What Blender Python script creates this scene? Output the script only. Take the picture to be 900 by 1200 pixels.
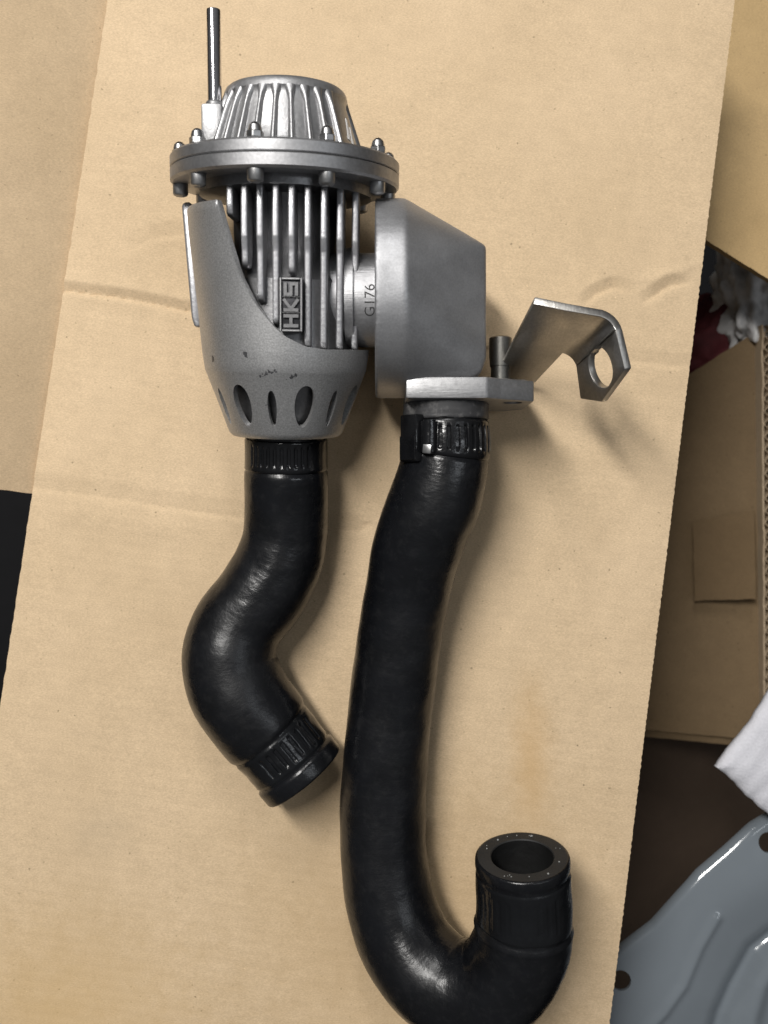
import bpy, bmesh, math, random
from mathutils import Vector, Matrix, noise, geometry
random.seed(7)
for o in list(bpy.data.objects): bpy.data.objects.remove(o)
SC = bpy.context.scene
COL = SC.collection
MM = 0.001
# ------------------------------------------------------------------ camera
H, F = 362.0, 1075.0                       # camera height above the sheet (mm), focal length (photo px)
cam = bpy.data.objects.new('camera', bpy.data.cameras.new('camera'))
COL.objects.link(cam)
cam.location = (0, 0, H*MM)
cam.data.sensor_width = 36.0
cam.data.lens = F/1200*36.0
cam.data.clip_start = 0.01
cam.data.clip_end = 20
cam.data.dof.use_dof = True
cam.data.dof.focus_distance = 0.325
cam.data.dof.aperture_fstop = 13
SC.camera = cam
# ------------------------------------------------------------------ world, lamps, exposure
W = bpy.data.worlds.new('World'); SC.world = W; W.use_nodes = True
_w = W.node_tree
_tc = _w.nodes.new('ShaderNodeTexCoord'); _sx = _w.nodes.new('ShaderNodeSeparateXYZ'); _rp = _w.nodes.new('ShaderNodeValToRGB')
_w.links.new(_tc.outputs['Generated'], _sx.inputs[0]); _w.links.new(_sx.outputs['Z'], _rp.inputs[0])
_rp.color_ramp.elements[0].position = 0.0; _rp.color_ramp.elements[0].color = (0.30, 0.29, 0.28, 1)     # dim workshop walls
_rp.color_ramp.elements[1].position = 1.0; _rp.color_ramp.elements[1].color = (0.95, 0.97, 1.0, 1)      # pale ceiling
_w.links.new(_rp.outputs[0], _w.nodes['Background'].inputs[0])
_w.nodes['Background'].inputs[1].default_value = 0.185
def area(name, loc, target, sx, sy, power, col):
    d = bpy.data.lights.new(name, 'AREA'); d.shape = 'RECTANGLE'; d.size = sx; d.size_y = sy
    d.energy = power; d.color = col
    o = bpy.data.objects.new(name, d); COL.objects.link(o)
    o.location = loc
    o.rotation_euler = (Vector(target)-Vector(loc)).to_track_quat('-Z', 'Y').to_euler()
    return o
area('ceiling_lamp', (-0.36, 0.49, 1.06), (0, 0, 0), 0.15, 0.60, 15.6, (1.0, 0.975, 0.94))
area('ceiling_lamp', (-0.10, 1.50, 1.30), (0, 0, 0), 0.25, 0.5, 8.0, (1.0, 0.98, 0.96))
area('ceiling_lamp', (0.80, 0.05, 1.25), (0, 0, 0), 0.10, 0.7, 1.6, (0.90, 0.95, 1.0))
SC.view_settings.view_transform = 'Standard'
SC.view_settings.look = 'None'
SC.view_settings.exposure = 0.0
SC.view_settings.gamma = 1.0
SC.render.resolution_x, SC.render.resolution_y = 768, 1024

# ------------------------------------------------------------------ helpers
def px(x, y, z=0.0):
    """photo pixel -> point (mm) on the horizontal plane at height z"""
    k = (H-z)/F
    return Vector(((x-450)*k, (600-y)*k, z))
def smooth(a, b, x):
    t = max(0.0, min(1.0, (x-a)/(b-a))); return t*t*(3-2*t)

def new_mat(name):
    m = bpy.data.materials.new(name); m.use_nodes = True
    nt = m.node_tree
    return m, nt, nt.nodes['Principled BSDF']
def N(nt, typ, **kw):
    n = nt.nodes.new(typ)
    for k, v in kw.items():
        if k in n.inputs.keys(): n.inputs[k].default_value = v
        else: setattr(n, k, v)
    return n
def L(nt, a, b): nt.links.new(a, b)
def ramp(nt, fac, stops):
    r = nt.nodes.new('ShaderNodeValToRGB'); L(nt, fac, r.inputs[0])
    e = r.color_ramp.elements
    while len(e) < len(stops): e.new(0.5)
    for i, (p, c) in enumerate(stops):
        e[i].position = p
        e[i].color = c if isinstance(c, tuple) else (c, c, c, 1)
    return r.outputs[0]
def mix(nt, fac, a, b, mode='MIX'):
    m = nt.nodes.new('ShaderNodeMix'); m.data_type = 'RGBA'; m.blend_type = mode
    for s, v in ((m.inputs[0], fac), (m.inputs[6], a), (m.inputs[7], b)):
        if hasattr(v, 'links'): L(nt, v, s)
        elif isinstance(v, (int, float)): s.default_value = v
        else: s.default_value = v
    return m.outputs[2]
def noise_tex(nt, vec, scale, detail=4, rough=0.55):
    n = N(nt, 'ShaderNodeTexNoise', Scale=scale, Detail=detail, Roughness=rough)
    L(nt, vec, n.inputs['Vector']); return n.outputs[0]
def bump(nt, h, strength, dist, prev=None):
    b = N(nt, 'ShaderNodeBump', Strength=strength, Distance=dist)
    L(nt, h, b.inputs['Height'])
    if prev: L(nt, prev, b.inputs['Normal'])
    return b.outputs[0]
def mapped(nt, scale=(1, 1, 1), kind='Object'):
    t = nt.nodes.new('ShaderNodeTexCoord'); m = nt.nodes.new('ShaderNodeMapping')
    L(nt, t.outputs[kind], m.inputs[0]); m.inputs['Scale'].default_value = scale
    return m.outputs[0]

def metal(name, col, rough, metallic=0.9, grain=900, gstr=0.25, rvar=0.12, chips=None, brushed=None, spec_n=0.12):
    m, nt, p = new_mat(name)
    v = mapped(nt)
    n1 = noise_tex(nt, v, grain, 3)
    n2 = noise_tex(nt, v, 60, 5)
    c0 = tuple(x*(1-spec_n) for x in col)+(1,); c1 = tuple(min(1, x*(1+spec_n)) for x in col)+(1,)
    cc = ramp(nt, n1, [(0.3, c0), (0.7, c1)])
    cc = mix(nt, ramp(nt, n2, [(0.35, 0.0), (0.75, 0.35)]), cc, tuple(x*0.72 for x in col)+(1,))
    r = ramp(nt, n2, [(0.3, rough-rvar), (0.7, rough+rvar)])
    if chips:
        n3 = noise_tex(nt, v, 420, 3); tot = None
        for (cx, cy, cz, rr) in chips:                   # knocked spots where the coating is gone
            mp = nt.nodes.new('ShaderNodeVectorMath'); mp.operation = 'DISTANCE'
            L(nt, v, mp.inputs[0]); mp.inputs[1].default_value = (cx*MM, cy*MM, cz*MM)
            ma = nt.nodes.new('ShaderNodeMath'); ma.operation = 'MULTIPLY_ADD'
            L(nt, mp.outputs['Value'], ma.inputs[0]); ma.inputs[1].default_value = -1/(rr*MM)*0.28; L(nt, n3, ma.inputs[2])
            if tot is None: tot = ma.outputs[0]
            else:
                mx = nt.nodes.new('ShaderNodeMath'); mx.operation = 'MAXIMUM'; L(nt, tot, mx.inputs[0]); L(nt, ma.outputs[0], mx.inputs[1]); tot = mx.outputs[0]
        ch = ramp(nt, tot, [(0.40, 0.0), (0.44, 1.0)])
        cc = mix(nt, ch, cc, (0.12, 0.12, 0.125, 1))
    L(nt, cc, p.inputs['Base Color']); L(nt, r, p.inputs['Roughness'])
    p.inputs['Metallic'].default_value = metallic
    b = bump(nt, n1, gstr, 0.0003)
    if brushed:
        vb = mapped(nt, brushed)
        b = bump(nt, noise_tex(nt, vb, 1.0, 3), 0.25, 0.0003, b)
    L(nt, b, p.inputs['Normal'])
    return m

M = {}
M['cast'] = metal('cast_aluminium', (0.36, 0.36, 0.365), 0.46, 0.9)
M['flange'] = metal('turned_aluminium', (0.38, 0.38, 0.388), 0.46, 0.92, gstr=0.12)
M['skirt'] = metal('silver_coating', (0.45, 0.45, 0.45), 0.47, 0.8, grain=1900, gstr=0.16, spec_n=0.25, rvar=0.06, chips=[(-1, -67.5, 28.6, 2.3), (-4.5, -68.2, 27.8, 1.9), (5, -68.6, 27.8, 2.3), (-23, -64, 18.5, 2.2), (-10.5, -62, 27.8, 2.0), (-4, -79, 25, 1.5), (3, -83, 24, 1.5)])
M['fin'] = metal('fin_aluminium', (0.50, 0.50, 0.515), 0.46, 0.92, gstr=0.3)
M['core'] = metal('core_aluminium', (0.23, 0.23, 0.235), 0.42, 0.9)
M['steel'] = metal('bolt_steel', (0.40, 0.40, 0.40), 0.38, 1.0, gstr=0.1)
M['dark_steel'] = metal('dark_steel', (0.20, 0.195, 0.18), 0.45, 1.0, gstr=0.1)
M['chrome'] = metal('polished_steel', (0.62, 0.61, 0.63), 0.14, 1.0, gstr=0.0, rvar=0.05)
M['adapter'] = metal('blasted_aluminium', (0.375, 0.378, 0.39), 0.52, 0.85, grain=1500, gstr=0.10)
M['plate'] = metal('machined_aluminium', (0.42, 0.42, 0.43), 0.47, 0.92, gstr=0.1, brushed=(150, 1500, 1500))
M['plate_dull'] = metal('dull_aluminium', (0.31, 0.31, 0.315), 0.48, 0.9, gstr=0.15, brushed=(150, 1500, 1500))
M['bracket'] = metal('stainless_sheet', (0.46, 0.445, 0.42), 0.40, 1.0, gstr=0.06, brushed=(1500, 200, 200))
M['letter'] = metal('dull_letter', (0.20, 0.20, 0.205), 0.4, 0.9, gstr=0.1)
M['badge'] = metal('badge_dark', (0.05, 0.05, 0.055), 0.4, 0.7, gstr=0.1)
M['dark_ink'] = metal('engraving', (0.05, 0.05, 0.05), 0.6, 0.3, gstr=0.0)

def rubber(name, col, rough, wave=0.0, mott=0.3, dusty=0.0):
    m, nt, p = new_mat(name)
    v = mapped(nt)
    n1 = noise_tex(nt, v, 90, 5); n2 = noise_tex(nt, v, 700, 3)
    c = ramp(nt, n1, [(0.3, tuple(x*(1-mott) for x in col)+(1,)), (0.75, tuple(x*(1+mott) for x in col)+(1,))])
    if dusty:
        n5 = noise_tex(nt, v, 260, 4, 0.7)
        c = mix(nt, ramp(nt, n5, [(0.5, 0.0), (0.72, dusty)]), c, (0.16, 0.155, 0.15, 1))
    L(nt, c, p.inputs['Base Color'])
    n6 = noise_tex(nt, v, 28, 5, 0.65)
    L(nt, ramp(nt, n6, [(0.32, rough-0.10), (0.68, rough+0.16)]), p.inputs['Roughness'])
    p.inputs['Specular IOR Level'].default_value = 0.42
    b = bump(nt, n2, 0.06, 0.0003)
    b = bump(nt, n1, 0.3, 0.0018, b)
    if wave:
        uv = nt.nodes.new('ShaderNodeTexCoord')
        mp = nt.nodes.new('ShaderNodeMapping'); L(nt, uv.outputs['UV'], mp.inputs[0])
        mp.inputs['Scale'].default_value = (95, 5.0, 1)
        w = noise_tex(nt, mp.outputs[0], 1.0, 3, 0.6)
        b = bump(nt, w, wave, 0.00035, b)
    L(nt, b, p.inputs['Normal'])
    return m
M['rubber'] = rubber('hose_rubber', (0.0040, 0.0044, 0.0056), 0.26, wave=0.11, dusty=0.03)
M['rubber_gloss'] = rubber('pressed_rubber', (0.005, 0.0055, 0.0065), 0.19)
M['rubber_cut'] = rubber('cut_rubber', (0.014, 0.014, 0.014), 0.7)
M['rubber_worn'] = rubber('worn_rubber', (0.04, 0.04, 0.042), 0.55, dusty=0.7)
M['clamp'] = rubber('black_clamp', (0.005, 0.0052, 0.006), 0.22)
M['hole'] = rubber('hose_inside', (0.004, 0.004, 0.004), 0.6)
M['thread'] = rubber('thread', (0.26, 0.26, 0.25), 0.8)

def cardboard(name, base, stain_and_warm_light=False, flecks=True):
    m, nt, p = new_mat(name)
    v = mapped(nt)
    vf = mapped(nt, (1.0, 2.2, 1.0))
    big = noise_tex(nt, v, 14, 4)
    mid = noise_tex(nt, v, 130, 4, 0.65)
    fib = noise_tex(nt, vf, 1100, 3, 0.75)
    b = base
    c = ramp(nt, big, [(0.3, (b[0]*0.93, b[1]*0.92, b[2]*0.90, 1)), (0.7, (b[0]*1.05, b[1]*1.05, b[2]*1.06, 1))])
    c = mix(nt, 1.0, c, ramp(nt, mid, [(0.3, 0.95), (0.7, 1.05)]), 'MULTIPLY')
    c = mix(nt, 1.0, c, ramp(nt, fib, [(0.28, 0.80), (0.72, 1.17)]), 'MULTIPLY')
    if flecks:
        wob = N(nt, 'ShaderNodeTexNoise', Scale=700.0); L(nt, v, wob.inputs['Vector'])
        wsc = nt.nodes.new('ShaderNodeVectorMath'); wsc.operation = 'MULTIPLY_ADD'
        L(nt, wob.outputs['Color'], wsc.inputs[0]); wsc.inputs[1].default_value = (0.0012,)*3; L(nt, v, wsc.inputs[2])
        for sc, th, dark in ((260, 0.07, 0.42), (150, 0.035, 0.22), (420, 0.10, 0.62), (330, 0.06, 1.3)):
            vo = N(nt, 'ShaderNodeTexVoronoi', Scale=sc); L(nt, wsc.outputs[0], vo.inputs['Vector'])
            wn = N(nt, 'ShaderNodeTexWhiteNoise'); L(nt, vo.outputs['Position'], wn.inputs['Vector'])
            keep = ramp(nt, wn.outputs['Value'], [(0.905, 0.0), (0.925, 1.0)])
            dot = ramp(nt, vo.outputs['Distance'], [(th*0.9, 1.0), (th*1.9, 0.0)])
            f = mix(nt, 1.0, keep, dot, 'MULTIPLY')
            f2 = mix(nt, 1.0, f, (0.75, 0.75, 0.75, 1), 'MULTIPLY')
            c = mix(nt, f2, c, (min(1, b[0]*dark), min(1, b[1]*dark), min(1, b[2]*dark*0.95), 1))
    if stain_and_warm_light:
        # rusty drip mark soaked into the paper, a few grey scuffs, and warmer light painted into the lower half as golden ovals
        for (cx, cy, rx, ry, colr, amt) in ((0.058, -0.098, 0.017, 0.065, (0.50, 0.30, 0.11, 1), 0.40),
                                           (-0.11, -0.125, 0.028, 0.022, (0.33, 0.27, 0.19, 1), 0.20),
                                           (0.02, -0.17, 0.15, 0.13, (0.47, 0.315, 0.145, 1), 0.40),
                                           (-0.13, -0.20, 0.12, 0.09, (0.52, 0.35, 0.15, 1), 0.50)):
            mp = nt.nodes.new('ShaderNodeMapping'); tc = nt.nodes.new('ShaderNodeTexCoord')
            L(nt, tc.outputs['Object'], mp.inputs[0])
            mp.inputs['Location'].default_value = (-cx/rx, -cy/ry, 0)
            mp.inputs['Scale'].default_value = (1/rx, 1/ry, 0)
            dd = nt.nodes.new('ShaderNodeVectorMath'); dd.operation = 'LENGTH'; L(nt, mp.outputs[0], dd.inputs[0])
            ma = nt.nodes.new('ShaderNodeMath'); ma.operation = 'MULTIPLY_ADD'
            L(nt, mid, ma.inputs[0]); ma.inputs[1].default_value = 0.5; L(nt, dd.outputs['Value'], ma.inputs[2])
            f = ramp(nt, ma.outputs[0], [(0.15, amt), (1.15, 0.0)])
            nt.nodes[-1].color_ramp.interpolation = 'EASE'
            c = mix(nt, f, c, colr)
    L(nt, c, p.inputs['Base Color'])
    p.inputs['Roughness'].default_value = 0.82
    p.inputs['Specular IOR Level'].default_value = 0.22
    bb = bump(nt, fib, 0.25, 0.0003)
    bb = bump(nt, mid, 0.15, 0.001, bb)
    L(nt, bb, p.inputs['Normal'])
    return m
M['card'] = cardboard('kraft_cardboard', (0.578, 0.440, 0.283), stain_and_warm_light=True)
M['card_left'] = cardboard('kraft_cardboard_pale', (0.49, 0.37, 0.235))
M['card_yellow'] = cardboard('kraft_cardboard_yellow', (0.44, 0.31, 0.155))
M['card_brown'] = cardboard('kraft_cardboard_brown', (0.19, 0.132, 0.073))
M['card_edge'] = cardboard('cut_cardboard_edge', (0.40, 0.31, 0.21))
M['tape'] = cardboard('brown_tape', (0.165, 0.112, 0.06), flecks=False)
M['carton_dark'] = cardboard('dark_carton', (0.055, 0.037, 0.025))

def plain(name, col, rough, spec=0.5, var=0.15, sc=60, bs=0.1):
    m, nt, p = new_mat(name)
    v = mapped(nt); n = noise_tex(nt, v, sc, 4)
    L(nt, ramp(nt, n, [(0.3, tuple(x*(1-var) for x in col)+(1,)), (0.7, tuple(min(1, x*(1+var)) for x in col)+(1,))]), p.inputs['Base Color'])
    p.inputs['Roughness'].default_value = rough; p.inputs['Specular IOR Level'].default_value = spec
    L(nt, bump(nt, n, bs, 0.001), p.inputs['Normal'])
    return m
M['floor'] = plain('dark_floor', (0.006, 0.006, 0.007), 0.8, 0.2)
M['blue_paint'] = plain('grey_blue_paint', (0.150, 0.172, 0.192), 0.13, 0.7, 0.05, 20, 0.0)
M['cloth'] = plain('white_cloth', (0.62, 0.62, 0.66), 0.85, 0.2, 0.06, 900, 0.3)
M['bag'] = plain('white_plastic', (0.55, 0.55, 0.55), 0.3, 0.5, 0.4, 90, 0.3)
M['red'] = plain('maroon_cloth', (0.09, 0.018, 0.022), 0.8, 0.3, 0.3, 90, 0.3)
M['ink'] = plain('black_ink', (0.02, 0.02, 0.02), 0.6)
M['white_print'] = plain('white_print', (0.75, 0.75, 0.75), 0.5)

def obj(name, bm, mat, parent=None, mat4=None, shade=True, angle=35, scale=MM):
    if scale != 1: bmesh.ops.scale(bm, vec=(scale,)*3, verts=bm.verts)
    bmesh.ops.recalc_face_normals(bm, faces=bm.faces)
    me = bpy.data.meshes.new(name); 
    for f in bm.faces: f.smooth = shade
    if shade:
        for e in bm.edges:
            if len(e.link_faces) == 2 and e.calc_face_angle(0) > math.radians(angle): e.smooth = False
    bm.to_mesh(me); bm.free()
    me.materials.append(M[mat] if isinstance(mat, str) else mat)
    o = bpy.data.objects.new(name, me); COL.objects.link(o)
    o.parent = parent
    if mat4 is not None: o.matrix_basis = mat4
    return o
def tag(o, label=None, cat=None, group=None, kind=None):
    for k, v in (('label', label), ('category', cat), ('group', group), ('kind', kind)):
        if v: o[k] = v
    return o
def share(src, parent, mat4, name=None):
    o = src.copy(); COL.objects.link(o); o.parent = parent; o.matrix_basis = mat4
    return o

def lathe(prof, seg=96, axis='Y', bm=None, full=True):
    """revolve (r, h) about an axis"""
    bm = bm or bmesh.new(); rings = []
    for r, h in prof:
        if r < 1e-6:
            rings.append([bm.verts.new((0, h, 0) if axis == 'Y' else (h, 0, 0))]); continue
        ring = []
        for i in range(seg):
            a = 2*math.pi*i/seg
            c, s = r*math.cos(a), r*math.sin(a)
            ring.append(bm.verts.new((s, h, c) if axis == 'Y' else (h, c, s)))
        rings.append(ring)
    for A, B in zip(rings, rings[1:]):
        for i in range(seg):
            j = (i+1) % seg
            if len(A) == 1 and len(B) == 1: continue
            if len(A) == 1: bm.faces.new((A[0], B[i], B[j]))
            elif len(B) == 1: bm.faces.new((A[i], A[j], B[0]))
            else: bm.faces.new((A[i], A[j], B[j], B[i]))
    return bm
def box(x0, x1, y0, y1, z0, z1, bev=0.0, seg=2, bm=None, mat=None):
    b = bmesh.new()
    bmesh.ops.create_cube(b, size=1)
    for v in b.verts:
        v.co = Vector((x0+(v.co.x+.5)*(x1-x0), y0+(v.co.y+.5)*(y1-y0), z0+(v.co.z+.5)*(z1-z0)))
    if bev: bmesh.ops.bevel(b, geom=list(b.edges), offset=bev, segments=seg, affect='EDGES', profile=0.5)
    if mat is not None: bmesh.ops.transform(b, matrix=mat, verts=b.verts)
    return merge(bm, b)
def merge(bm, b):
    if bm is None: return b
    me = bpy.data.meshes.new('tmp'); b.to_mesh(me); b.free(); bm.from_mesh(me); bpy.data.meshes.remove(me)
    return bm
def prism(pts, z0, z1, bev=0.0, seg=2, mapf=None):
    """polygon in XY extruded in Z"""
    bm = bmesh.new()
    a = [bm.verts.new((x, y, z0)) for x, y in pts]; b = [bm.verts.new((x, y, z1)) for x, y in pts]
    n = len(pts)
    bm.faces.new(a[::-1]); bm.faces.new(b)
    for i in range(n): bm.faces.new((a[i], a[(i+1) % n], b[(i+1) % n], b[i]))
    bmesh.ops.recalc_face_normals(bm, faces=bm.faces)
    if bev: bmesh.ops.bevel(bm, geom=list(bm.edges), offset=bev, segments=seg, affect='EDGES', profile=0.5)
    if mapf:
        for v in bm.verts: v.co = mapf(v.co)
    return bm
def eval_mods(o):
    dg = bpy.context.evaluated_depsgraph_get(); dg.update()
    me = bpy.data.meshes.new_from_object(o.evaluated_get(dg))
    old = o.data; o.modifiers.clear(); o.data = me; bpy.data.meshes.remove(old)
def cut(o, cutter_bm):
    me = bpy.data.meshes.new('cutter'); bmesh.ops.recalc_face_normals(cutter_bm, faces=cutter_bm.faces)
    cutter_bm.to_mesh(me); cutter_bm.free()
    c = bpy.data.objects.new('cutter', me); COL.objects.link(c)
    c.matrix_world = o.matrix_world
    md = o.modifiers.new('b', 'BOOLEAN'); md.object = c; md.operation = 'DIFFERENCE'; md.solver = 'EXACT'
    eval_mods(o)
    bpy.data.objects.remove(c); bpy.data.meshes.remove(me)
def resmooth(o, angle=35):
    bm = bmesh.new(); bm.from_mesh(o.data)
    for f in bm.faces: f.smooth = True
    for e in bm.edges:
        e.smooth = not (len(e.link_faces) == 2 and e.calc_face_angle(0) > math.radians(angle))
    bm.to_mesh(o.data); bm.free()

class Sweep:
    """a tube along a smooth path; pts = (x, y, z, radius) in mm"""
    def __init__(s, pts, step=1.0):
        P = [Vector(p[:3]) for p in pts]; R = [p[3] for p in pts]
        P = [P[0]*2-P[1]]+P+[P[-1]*2-P[-2]]; R = [R[0]]+R+[R[-1]]
        out = []
        for i in range(1, len(P)-2):
            p0, p1, p2, p3 = P[i-1:i+3]
            t0 = 0; t1 = (p1-p0).length**.5; t2 = t1+(p2-p1).length**.5; t3 = t2+(p3-p2).length**.5
            n = max(2, int((p2-p1).length/step))
            for k in range(n):
                t = t1+(t2-t1)*k/n
                a1 = p0*((t1-t)/(t1-t0))+p1*((t-t0)/(t1-t0)); a2 = p1*((t2-t)/(t2-t1))+p2*((t-t1)/(t2-t1)); a3 = p2*((t3-t)/(t3-t2))+p3*((t-t2)/(t3-t2))
                b1 = a1*((t2-t)/(t2-t0))+a2*((t-t0)/(t2-t0)); b2 = a2*((t3-t)/(t3-t1))+a3*((t-t1)/(t3-t1))
                out.append((b1*((t2-t)/(t2-t1))+b2*((t-t1)/(t2-t1)), R[i]+(R[i+1]-R[i])*smooth(0, 1, k/n)))
        out.append((P[-2], R[-2]))
        for _ in range(4):   # relax
            q = [x[0] for x in out]
            out = [out[0]]+[((q[i-1]+q[i]*2+q[i+1])/4, (out[i-1][1]+out[i][1]*2+out[i+1][1])/4) for i in range(1, len(q)-1)]+[out[-1]]
        s.p = [x[0] for x in out]; s.r = [x[1] for x in out]; n = len(s.p)
        s.t = [(s.p[min(i+1, n-1)]-s.p[max(i-1, 0)]).normalized() for i in range(n)]
        u = Vector((0, 0, 1)); u = (u-s.t[0]*u.dot(s.t[0])).normalized()
        s.u = []
        for i in range(n):
            u = (u-s.t[i]*u.dot(s.t[i])).normalized(); s.u.append(u)
        s.s = [0.0]
        for i in range(1, n): s.s.append(s.s[-1]+(s.p[i]-s.p[i-1]).length)
        s.len = s.s[-1]
    def at(s, d):
        d = max(0, min(s.len, d))
        i = 0
        while i < len(s.s)-2 and s.s[i+1] < d: i += 1
        f = (d-s.s[i])/(s.s[i+1]-s.s[i])
        lp = lambda a: a[i].lerp(a[i+1], f)
        t = lp(s.t).normalized(); u = lp(s.u); u = (u-t*u.dot(t)).normalized()
        return lp(s.p), t, u, t.cross(u), s.r[i]+(s.r[i+1]-s.r[i])*f
    def tube(s, samples, rf, seg=64, th0=0.0, th1=2*math.pi, bm=None):
        """samples: arc lengths; rf(d, theta, r) -> radius (None: centre point). theta 0 = up, pi/2 = t x u"""
        bm = bm or bmesh.new(); uvl = bm.loops.layers.uv.verify()
        full = abs(th1-th0-2*math.pi) < 1e-6
        rings = []
        for d, rr in samples:
            p, t, u, w, r = s.at(d); ring = []
            for k in range(seg if full else seg+1):
                th = th0+(th1-th0)*k/seg
                q = rr(d, th, r)
                ring.append(bm.verts.new(p+(u*math.cos(th)+w*math.sin(th))*q))
            rings.append((d, ring))
        for (d0, A), (d1, B) in zip(rings, rings[1:]):
            n = len(A)
            for k in range(n if full else n-1):
                j = (k+1) % n
                f = bm.faces.new((A[k], A[j], B[j], B[k]))
                for lo, uv in zip(f.loops, ((d0*MM*10, k/seg), (d0*MM*10, (k+1)/seg), (d1*MM*10, (k+1)/seg), (d1*MM*10, k/seg))):
                    lo[uvl].uv = uv
        return bm
def rng(a, b, st):
    n = max(1, int(round((b-a)/st))); return [a+(b-a)*i/n for i in range(n+1)]

# ------------------------------------------------------------------ setting: dark floor
bm = bmesh.new(); bmesh.ops.create_grid(bm, x_segments=1, y_segments=1, size=3000)
for v in bm.verts: v.co.z = -330
tag(obj('floor', bm, 'floor'), kind='structure')

# ------------------------------------------------------------------ cardboard the valve lies on
def seg_d(p, a, b):
    ab = b-a; t = max(0, min(1, (p-a).dot(ab)/ab.length_squared)); q = a+ab*t
    d = p-q; side = ab.x*d.y-ab.y*d.x
    return d.length*(1 if side > 0 else -1), t
def P2(x, y): v = px(x, y); return Vector((v.x, v.y))
CR = [  # polyline, half width mm, height mm, kind
    ([P2(70, 333), P2(150, 344), P2(225, 360), P2(330, 375), P2(440, 396), P2(560, 408)], 2.1, 1.05, 'fold'),
    ([P2(676, 356), P2(694, 340), P2(718, 330), P2(745, 336)], 2.4, 1.0, 'wrinkle'),
    ([P2(748, 350), P2(765, 340), P2(783, 328), P2(812, 324)], 2.4, 1.0, 'wrinkle'),
    ([P2(735, 331), P2(760, 327), P2(795, 318), P2(845, 300)], 2.2, 0.35, 'ridge'),
    ([P2(560, 400), P2(620, 384), P2(690, 360), P2(770, 352)], 9.0, 0.7, 'ridge'),
    ([P2(700, 414), P2(743, 416), P2(789, 421), P2(845, 420)], 2.6, 0.45, 'wrinkle'),
    ([P2(535, 402), P2(570, 385), P2(610, 392)], 3.5, 0.5, 'wrinkle'),
    ([P2(30, 560), P2(120, 572), P2(250, 593), P2(420, 612)], 3.6, 0.42, 'fold'),
    ([P2(40, 596), P2(150, 610), P2(280, 626)], 5.0, 0.4, 'ridge'),
    ([P2(120, 85), P2(240, 102), P2(300, 112)], 5.0, 0.35, 'ridge'),
    ([P2(140, 290), P2(175, 272), P2(215, 266), P2(260, 272)], 3.0, 0.40, 'wrinkle'),
    ([P2(80, 362), P2(140, 366), P2(190, 376)], 4.0, -0.45, 'ridge'),
    ([P2(640, 520), P2(700, 640), P2(690, 800)], 12.0, -0.5, 'ridge'),
    ([P2(90, 860), P2(150, 800), P2(200, 830)], 10.0, 0.35, 'ridge'),
]
CRB = []
for line, w, h, kind in CR:
    m_ = 30 if kind in ('fold', 'wrinkle') else w*3.2
    CRB.append((min(p.x for p in line)-m_, max(p.x for p in line)+m_, min(p.y for p in line)-m_, max(p.y for p in line)+m_,
                sum((b-a).length for a, b in zip(line, line[1:]))))
def sheet_z(x, y):
    p = Vector((x, y)); z = 0.0
    for (line, w, h, kind), bb in zip(CR, CRB):
        if not (bb[0] < x < bb[1] and bb[2] < y < bb[3]): continue
        best = None; run = 0.0
        for a, b in zip(line, line[1:]):
            d, t = seg_d(p, a, b); ln = (b-a).length
            if best is None or abs(d) < abs(best): best = d; along = (run+t*ln)/bb[4]
            run += ln
        if kind == 'ridge':
            tp = math.sin(math.pi*min(1, max(0, along)))**.5 if 0 < along < 1 else 0.0
            z += h*tp*math.exp(-(best/w)**2); continue
        lip = 0.30*noise.noise(Vector((x*.25, y*.25, 3.1)))+0.16*noise.noise(Vector((x*.7, y*.7, 1.1)))
        tp = 1.0 if kind == 'fold' else (math.sin(math.pi*along)**.7 if 0 < along < 1 else 0.0)
        hw = w; d = best
        if d >= hw: q = math.exp(-(d-hw)/6.0)
        elif d > -hw+lip: q = 1-2*(hw-d)/(2*hw-lip)
        else:
            e = (-hw+lip)-d
            q = -math.exp(-(e/0.8)) + 0.45*(1-math.exp(-(e/0.8)))*math.exp(-e/4.0)
        z += h*tp*q
    z += 0.55*noise.noise(Vector((x*.012, y*.010, 0.3)))+0.18*noise.noise(Vector((x*.05, y*.03, 1.3)))
    z += 0.022*math.sin(2*math.pi*(y+0.13*x)/4.3)       # flutes telegraphing through the liner
    return z
EL0, EL1 = P2(125, 0), P2(0, 820)
ER0, ER1 = P2(862, 0), P2(715, 1200)
def xl(y): return EL0.x+(EL1.x-EL0.x)*(EL0.y-y)/(EL0.y-EL1.y)
def xr(y): return ER0.x+(ER1.x-ER0.x)*(ER0.y-y)/(ER0.y-ER1.y)
bm = bmesh.new()
ys = rng(-255, P2(0, 4).y+9, 0.75); nx = 300
gt = []; gb = []
for y in ys:
    a = xl(y)+0.35*noise.noise(Vector((0, y*.25, 9))); b = xr(y)+0.22*noise.noise(Vector((5, y*.5, 9)))+0.10*math.sin(y*2.6)
    row = []; rowb = []
    for i in range(nx+1):
        x = a+(b-a)*i/nx; yy = y+0.25*noise.noise(Vector((x*.3, 4, 1)))
        z = sheet_z(x, yy)
        # the free edges sag a little
        e = min(i, nx-i)/nx*(b-a)
        z -= 1.0*math.exp(-e/14)
        row.append(bm.verts.new((x, yy, z)))
        if i in (0, nx) or y in (ys[0], ys[-1]): rowb.append(bm.verts.new((x, yy, z-4.0)))
    gt.append(row); gb.append(rowb)
for j in range(len(ys)-1):
    for i in range(nx): bm.faces.new((gt[j][i], gt[j][i+1], gt[j+1][i+1], gt[j+1][i]))
    for i in (0, -1): bm.faces.new((gt[j][i], gt[j+1][i], gb[j+1][i], gb[j][i]))
    bm.faces.new((gb[j][0], gb[j][-1], gb[j+1][-1], gb[j+1][0]))
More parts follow.
